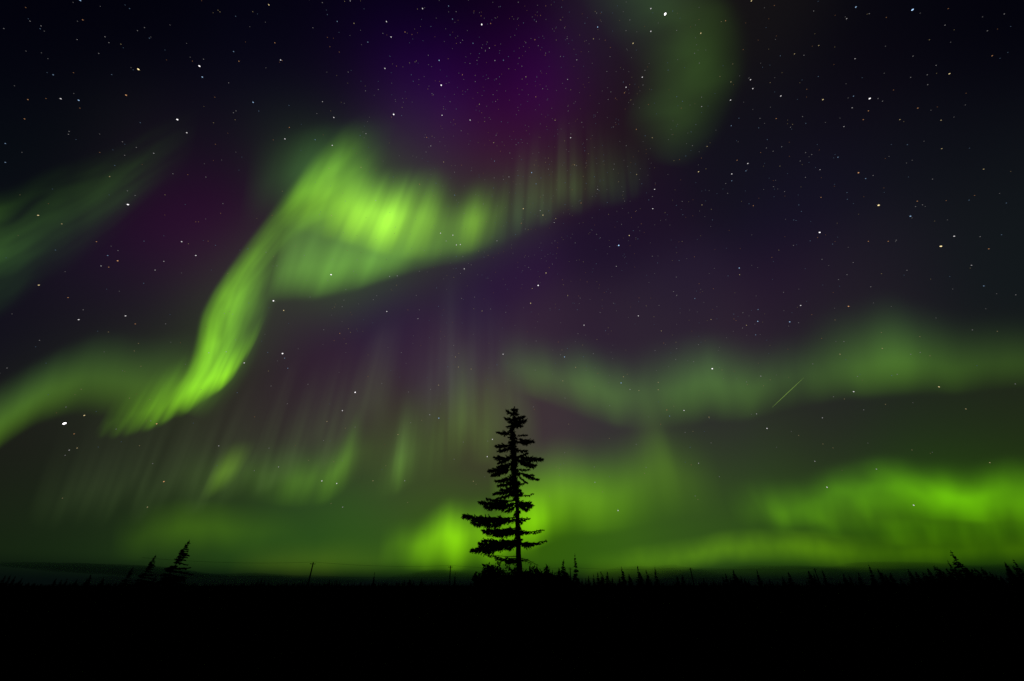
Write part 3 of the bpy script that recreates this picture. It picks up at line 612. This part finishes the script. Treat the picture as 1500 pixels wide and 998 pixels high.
# ------------------------------------------------------------------ small spruces along the horizon
def spruce_meshes(seed, h=6.0, w=1.6, flag=0.0, gap=0.15, lean=0.0):
    random.seed(seed); tr, cr = MB(), MB()
    axis = [Vector((lean * h * (i / 8) ** 1.3 + .02 * h * math.sin(i * 1.3 + seed) * (i / 8), 0, h * i / 8 - .15 * (i == 0))) for i in range(9)]
    tr.tube(axis, [.085 * (h / 6) * (1 - .93 * i / 8) for i in range(9)], 6)
    z = .10 * h
    while z < h * .99:
        f = z / h; i = min(int(f * 8), 7); c = axis[i].lerp(axis[i + 1], f * 8 - i)
        rad = w * .5 * (1 - f) ** 1.05 * random.uniform(.55, 1.2) + .03
        if random.random() > gap:
            for k in range(6 if f < .8 else 4):
                a = random.uniform(0, 6.283); L = rad * random.uniform(.55, 1.1)
                L *= max(.25, 1 + flag * math.cos(a))
                d = Vector((math.cos(a), math.sin(a), random.uniform(-.35, .1))); up = Vector((0, 0, 1)); side = d.cross(up).normalized()
                n = max(4, int(L / .06))
                for q in range(n):
                    p = c + d * (L * (q + random.random()) / n)
                    for s in (-1, 1):
                        cr.blade(p, (d * random.uniform(.3, .9) + side * s * random.uniform(.2, .8) + up * random.uniform(-.8, .3)).normalized() * random.uniform(.16, .36) * (h / 6) ** .5 * (1.1 - .75 * f), .085 * (h / 6) ** .5)
                cr.blade(c, d * L, .06)
        z += h * .026 * random.uniform(.7, 1.4)
    for k in range(5): cr.blade(axis[-2].lerp(axis[-1], k / 5), Vector((random.gauss(0, .15), random.gauss(0, .15), .9)) * .45, .03)
    return tr.mesh('trunk'), cr.mesh('crown')
PROTO = [  # h, w, flag, gap, lean
    (6.0, 2.4, 0, .1, 0), (6.5, 2.1, 0, .2, .01), (5.5, 2.8, 0, .06, 0), (6.0, 1.8, .1, .22, -.02), (7.0, 2.6, .2, .14, .015), (5.0, 2.4, 0, .08, 0),
]
PM = [spruce_meshes(70 + i, *p) for i, p in enumerate(PROTO)]
FLAG_R = spruce_meshes(90, 6.0, 3.0, .7, .16, .19); FLAG_L = spruce_meshes(91, 6.0, 2.3, -.8, .25, -.17)
def small_spruce(px, py, h, wide=1.0, label=None, meshes=None, ph=6.0, rng=random, away=0.0):
    p = spot(px, py, h) ; k = rng.randrange(len(PM))
    if meshes is None: meshes, ph = PM[k], PROTO[k][0]
    o = empty('spruce_tree', p, 0 if meshes in (FLAG_R, FLAG_L) else rng.uniform(0, 6.28))
    s = h / ph; o.scale = (s * wide * 1.35, s * wide * 1.35, s)
    tag(o, label or 'small dark spruce standing in the low treeline along the horizon', 'tree', 'spruces along the horizon')
    link('trunk', meshes[0], M_BARK, o); link('crown', meshes[1], M_NEEDLE, o)
rng = random.Random(8)
SPECIAL = [
    (260, 793, 7.5, 1.0, 'wind-bent spruce leaning right at far left, the larger of the two', FLAG_R),
    (217, 814, 6.0, .9, 'smaller wind-bent spruce left of the larger leaning one', FLAG_R),
    (188, 831, 5.0, .9, 'smallest dim leaning spruce at far left of the bent pair', FLAG_R),
    (842, 812, 7.0, .75, 'slender spire spruce right of the lone spruce, tallest in that stretch', PM[1]),
    (825, 821, 6.5, 1.0, 'bushier spruce between the slender spire and the lone spruce', PM[2]),
    (549, 838, 7.0, .7, 'narrow spruce rising alone between the two left utility poles', PM[3]),
    (667, 838, 6.5, .6, 'thin spruce just right of the second utility pole', PM[3]),
    (911, 831, 7.0, 1.0, 'spruce rising under the small rounded cloud hump', PM[0]),
    (935, 829, 7.0, .9, 'taller of two neighbouring spruces under the cloud bank left edge', PM[4]),
    (959, 831, 6.8, .9, 'spruce with drooping tiers standing alone left of the third pole', PM[1]),
    (1074, 835, 6.0, 1.2, 'thick spruce leading a descending row right of the leaning pole', PM[2]),
    (1108, 835, 6.5, .9, 'isolated spruce on open ground right of the descending row', PM[4]),
    (1272, 827, 7.0, .8, 'tall narrow spruce leaning left in the right-hand treeline', PM[1]),
    (1406, 808, 8.0, 1.15, 'big ragged wind-bent spruce towering over the thicket at right', FLAG_L),
    (1396, 822, 7.0, .9, 'bent spruce close on the left of the towering ragged one', FLAG_L),
    (1492, 820, 7.5, .9, 'tall spruce cut by the right edge of the picture', FLAG_L),
    (1472, 825, 7.0, 1.0, 'bushy spruce at the left of the edge-cut one', PM[2]),
]
for (px, py, h, w, lab, ms) in SPECIAL:
    ph = 6.0 if ms in (FLAG_R, FLAG_L) else PROTO[PM.index(ms)][0]
    small_spruce(px, py, h, w, lab, ms, ph, rng)
SMALL = []
for x, y in [(300, 185), (333, 205), (370, 198), (495, 255), (517, 250), (530, 238), (560, 232), (583, 222), (600, 215), (612, 228), (631, 215), (662, 243), (700, 240), (725, 235), (755, 228), (768, 250), (820, 220), (848, 207), (860, 230), (875, 255), (945, 275), (1000, 272), (1018, 235), (1047, 232), (1088, 265), (1163, 250), (1215, 255), (1228, 270), (1270, 240), (1285, 228), (1310, 250), (1347, 237), (1365, 240), (1388, 250), (1408, 262)]:
    SMALL.append((720 + x / 3.75, 780 + y / 3.75))
for x, y in [(72, 275), (100, 255), (115, 265), (172, 242), (205, 220), (250, 280), (300, 265), (315, 210), (325, 235), (345, 230), (370, 250), (390, 203), (402, 235), (445, 272), (485, 262), (503, 225), (515, 250), (537, 232), (585, 222), (600, 255), (625, 270), (660, 250), (675, 260), (700, 200), (715, 225), (735, 230), (762, 222), (775, 245), (820, 250), (862, 200), (875, 215), (905, 218), (918, 235), (940, 218), (972, 200), (985, 215), (1005, 185), (1020, 190), (1035, 205), (1055, 215), (1075, 200), (1092, 215), (1125, 190), (1140, 200), (1225, 195), (1240, 205), (1265, 190), (1285, 210), (1310, 218), (1325, 230), (1345, 235), (1370, 240), (1395, 165), (1440, 185), (1455, 195), (960, 225), (1180, 190), (1210, 200)]:
    SMALL.append((1100 + x / 3.75, 780 + y / 3.75))
for x, y in [(30, 350), (60, 345), (90, 345), (150, 340), (175, 350), (205, 330), (235, 335), (375, 335), (390, 320), (405, 335), (425, 335), (440, 325), (460, 335), (515, 360), (560, 350), (575, 350), (605, 335), (633, 340), (660, 355), (780, 340), (765, 345), (820, 350), (850, 348), (865, 335), (890, 335), (905, 325), (940, 315), (950, 330), (965, 330), (1018, 315), (1030, 330), (1045, 345), (1090, 340), (1110, 350), (1135, 330), (1150, 350), (1190, 350), (1235, 345), (1265, 345), (1300, 345), (1355, 340), (1382, 330), (1400, 345), (1420, 345), (1447, 335), (1470, 335), (1490, 330)]:
    SMALL.append((400 + x / 4.6875, 780 + y / 4.6875))
for x, y in [(500, 345), (480, 365), (570, 360), (310, 365), (340, 372), (370, 365), (425, 370), (60, 345), (30, 350), (85, 352), (120, 362), (600, 385), (640, 385), (700, 370), (755, 372), (815, 375), (845, 360), (860, 345), (950, 375), (1050, 395), (1170, 395), (1230, 375), (1290, 385), (1390, 372), (1420, 370), (1440, 365), (1455, 372), (1480, 378)]:
    SMALL.append((x / 3.75, 750 + y / 3.75))
for px, py in SMALL:
    py = min(py, 854.5)
    small_spruce(px, py, rng.uniform(4.5, 7.0), rng.uniform(.9, 1.4) * (1.25 if px > 1300 else 1), rng=rng)
# the far wood: one ragged dark mass
random.seed(21); wood = MB()
for i in range(1700):
    px = random.uniform(-60, 1560)
    lift = 4.6 + 3.4 * mnoise.noise(Vector((px * .02, 0, 0)))
    if px > 1320: lift += 11 * min(1, (px - 1320) / 60) * random.uniform(.5, 1)
    if 770 < px < 840: lift += 6 * random.random()
    if 840 < px < 1300: lift += 2.5 * random.random() ** 2
    py = HORIZON - max(1.0, lift) * random.uniform(.25, 1.0)
    h = random.uniform(2.5, 5.0); p = spot(px, py, h); n = 4
    if math.hypot(p.x, p.y) > 3000: continue
    wd = h * random.uniform(.12, .26)
    for t in range(n):
        z0, z1 = h * (t / n) * .9, h * min(1, (t + 1.6) / n); r = wd * (1 - t / n * .75)
        for k in range(5):
            a = random.uniform(0, 6.28); d = Vector((math.cos(a) * r, math.sin(a) * r, z0 - z1)); top = p + Vector((0, 0, z1)); sd = Vector((-math.sin(a), math.cos(a), 0)) * r * .45
            wood.add([top, top + d + sd, top + d - sd], [(0, 1, 2)])
tag(wood.build('far_wood', M_NEEDLE), 'distant spruce wood forming a ragged dark line along the horizon', 'woods', kind='stuff')
# heath on the near ground
random.seed(31); heath = MB()
for i in range(9000):
    y = 3 + 45 * random.random() ** 1.6; x = random.uniform(-1, 1) * (y * 1.3 + 3); z = ground_z(x, y)
    for k in range(3):
        heath.blade(Vector((x + random.gauss(0, .04), y + random.gauss(0, .04), z)), Vector((random.gauss(0, .05), random.gauss(0, .05), random.uniform(.06, .22))), .008)
tag(heath.build('heath', M_HEATH), 'low dark heath covering the near ground', 'ground cover', kind='stuff')

# ------------------------------------------------------------------ utility poles and wires
POLES = [(459, 824, 'utility pole left of the lone spruce, leftmost on the line', 4), (660, 829, 'upright utility pole beside a thin spruce, nearest left of the lone spruce', 0),
         (835, 832, 'utility pole half hidden between the spruces right of the lone spruce', 0), (1011, 832, 'leaning utility pole on open ground right of the lone spruce', -5),
         (1193, 833, 'utility pole with a visible crossarm in the right-hand treeline', -3)]
tops = []
for (px, py, lab, lean) in POLES:
    H = 9.5; p = spot(px, py, H)
    if lean < 0 or lean > 0: p.x -= math.tan(R(lean)) * H * .55
    o = empty('utility_pole', p); tag(o, lab, 'utility pole', 'utility poles along the wire line')
    o.rotation_euler = (0, R(lean) * .55, 0)
    b = MB(); b.tube([Vector((0, 0, -.2)), Vector((0, 0, 4)), Vector((0, 0, H))], [.30, .26, .21], 8); b.build('post', M_POLE, o)
    b = MB(); b.box((0, -.27, H - .55), 2.2, .14, .18); b.build('crossarm', M_POLE, o)
    for s in (-.95, 0, .95):
        b = MB(); z0 = H - .46 if s else H
        b.tube([Vector((s, -.27 if s else 0, z0)), Vector((s, -.27 if s else 0, z0 + .08)), Vector((s, -.27 if s else 0, z0 + .2))], [.06, .05, .04], 7); b.build('insulator', M_INS, o)
    tops.append((p, math.tan(R(lean) * .55)))
def span(a, b, sag, name, label, r=.03):
    mb = MB(); pts = [a.lerp(b, i / 16) + Vector((0, 0, -sag * 4 * (i / 16) * (1 - i / 16))) for i in range(17)]
    mb.tube(pts, [r] * 17, 5); tag(mb.build(name, M_WIRE), label, 'cable', 'overhead cables between the poles')
P = [p + Vector((s * 9.5, 0, 9.65)) for p, s in tops]; Q = [p + Vector((s * 5.0, 0, 4.9)) for p, s in tops]
ends = [P[0] * 1 + (P[0] - P[1]) * .9, *P, P[-1] + (P[-1] - P[-2]) * .9]; low = [Q[0] + (Q[0] - Q[1]) * .9, *Q, Q[-1] + (Q[-1] - Q[-2]) * .9]
where = ['left of the leftmost pole', 'between the two poles left of the lone spruce', 'passing behind the lone spruce', 'between the half-hidden pole and the leaning pole', 'between the leaning pole and the crossarm pole', 'right of the crossarm pole']
for i in range(6):
    span(ends[i], ends[i + 1], .9, 'overhead_cable', 'thin upper cable ' + where[i])
    span(low[i] + Vector((0, .25, 0)), low[i + 1] + Vector((0, .25, 0)), .5, 'overhead_cable', 'thin lower cable ' + where[i])
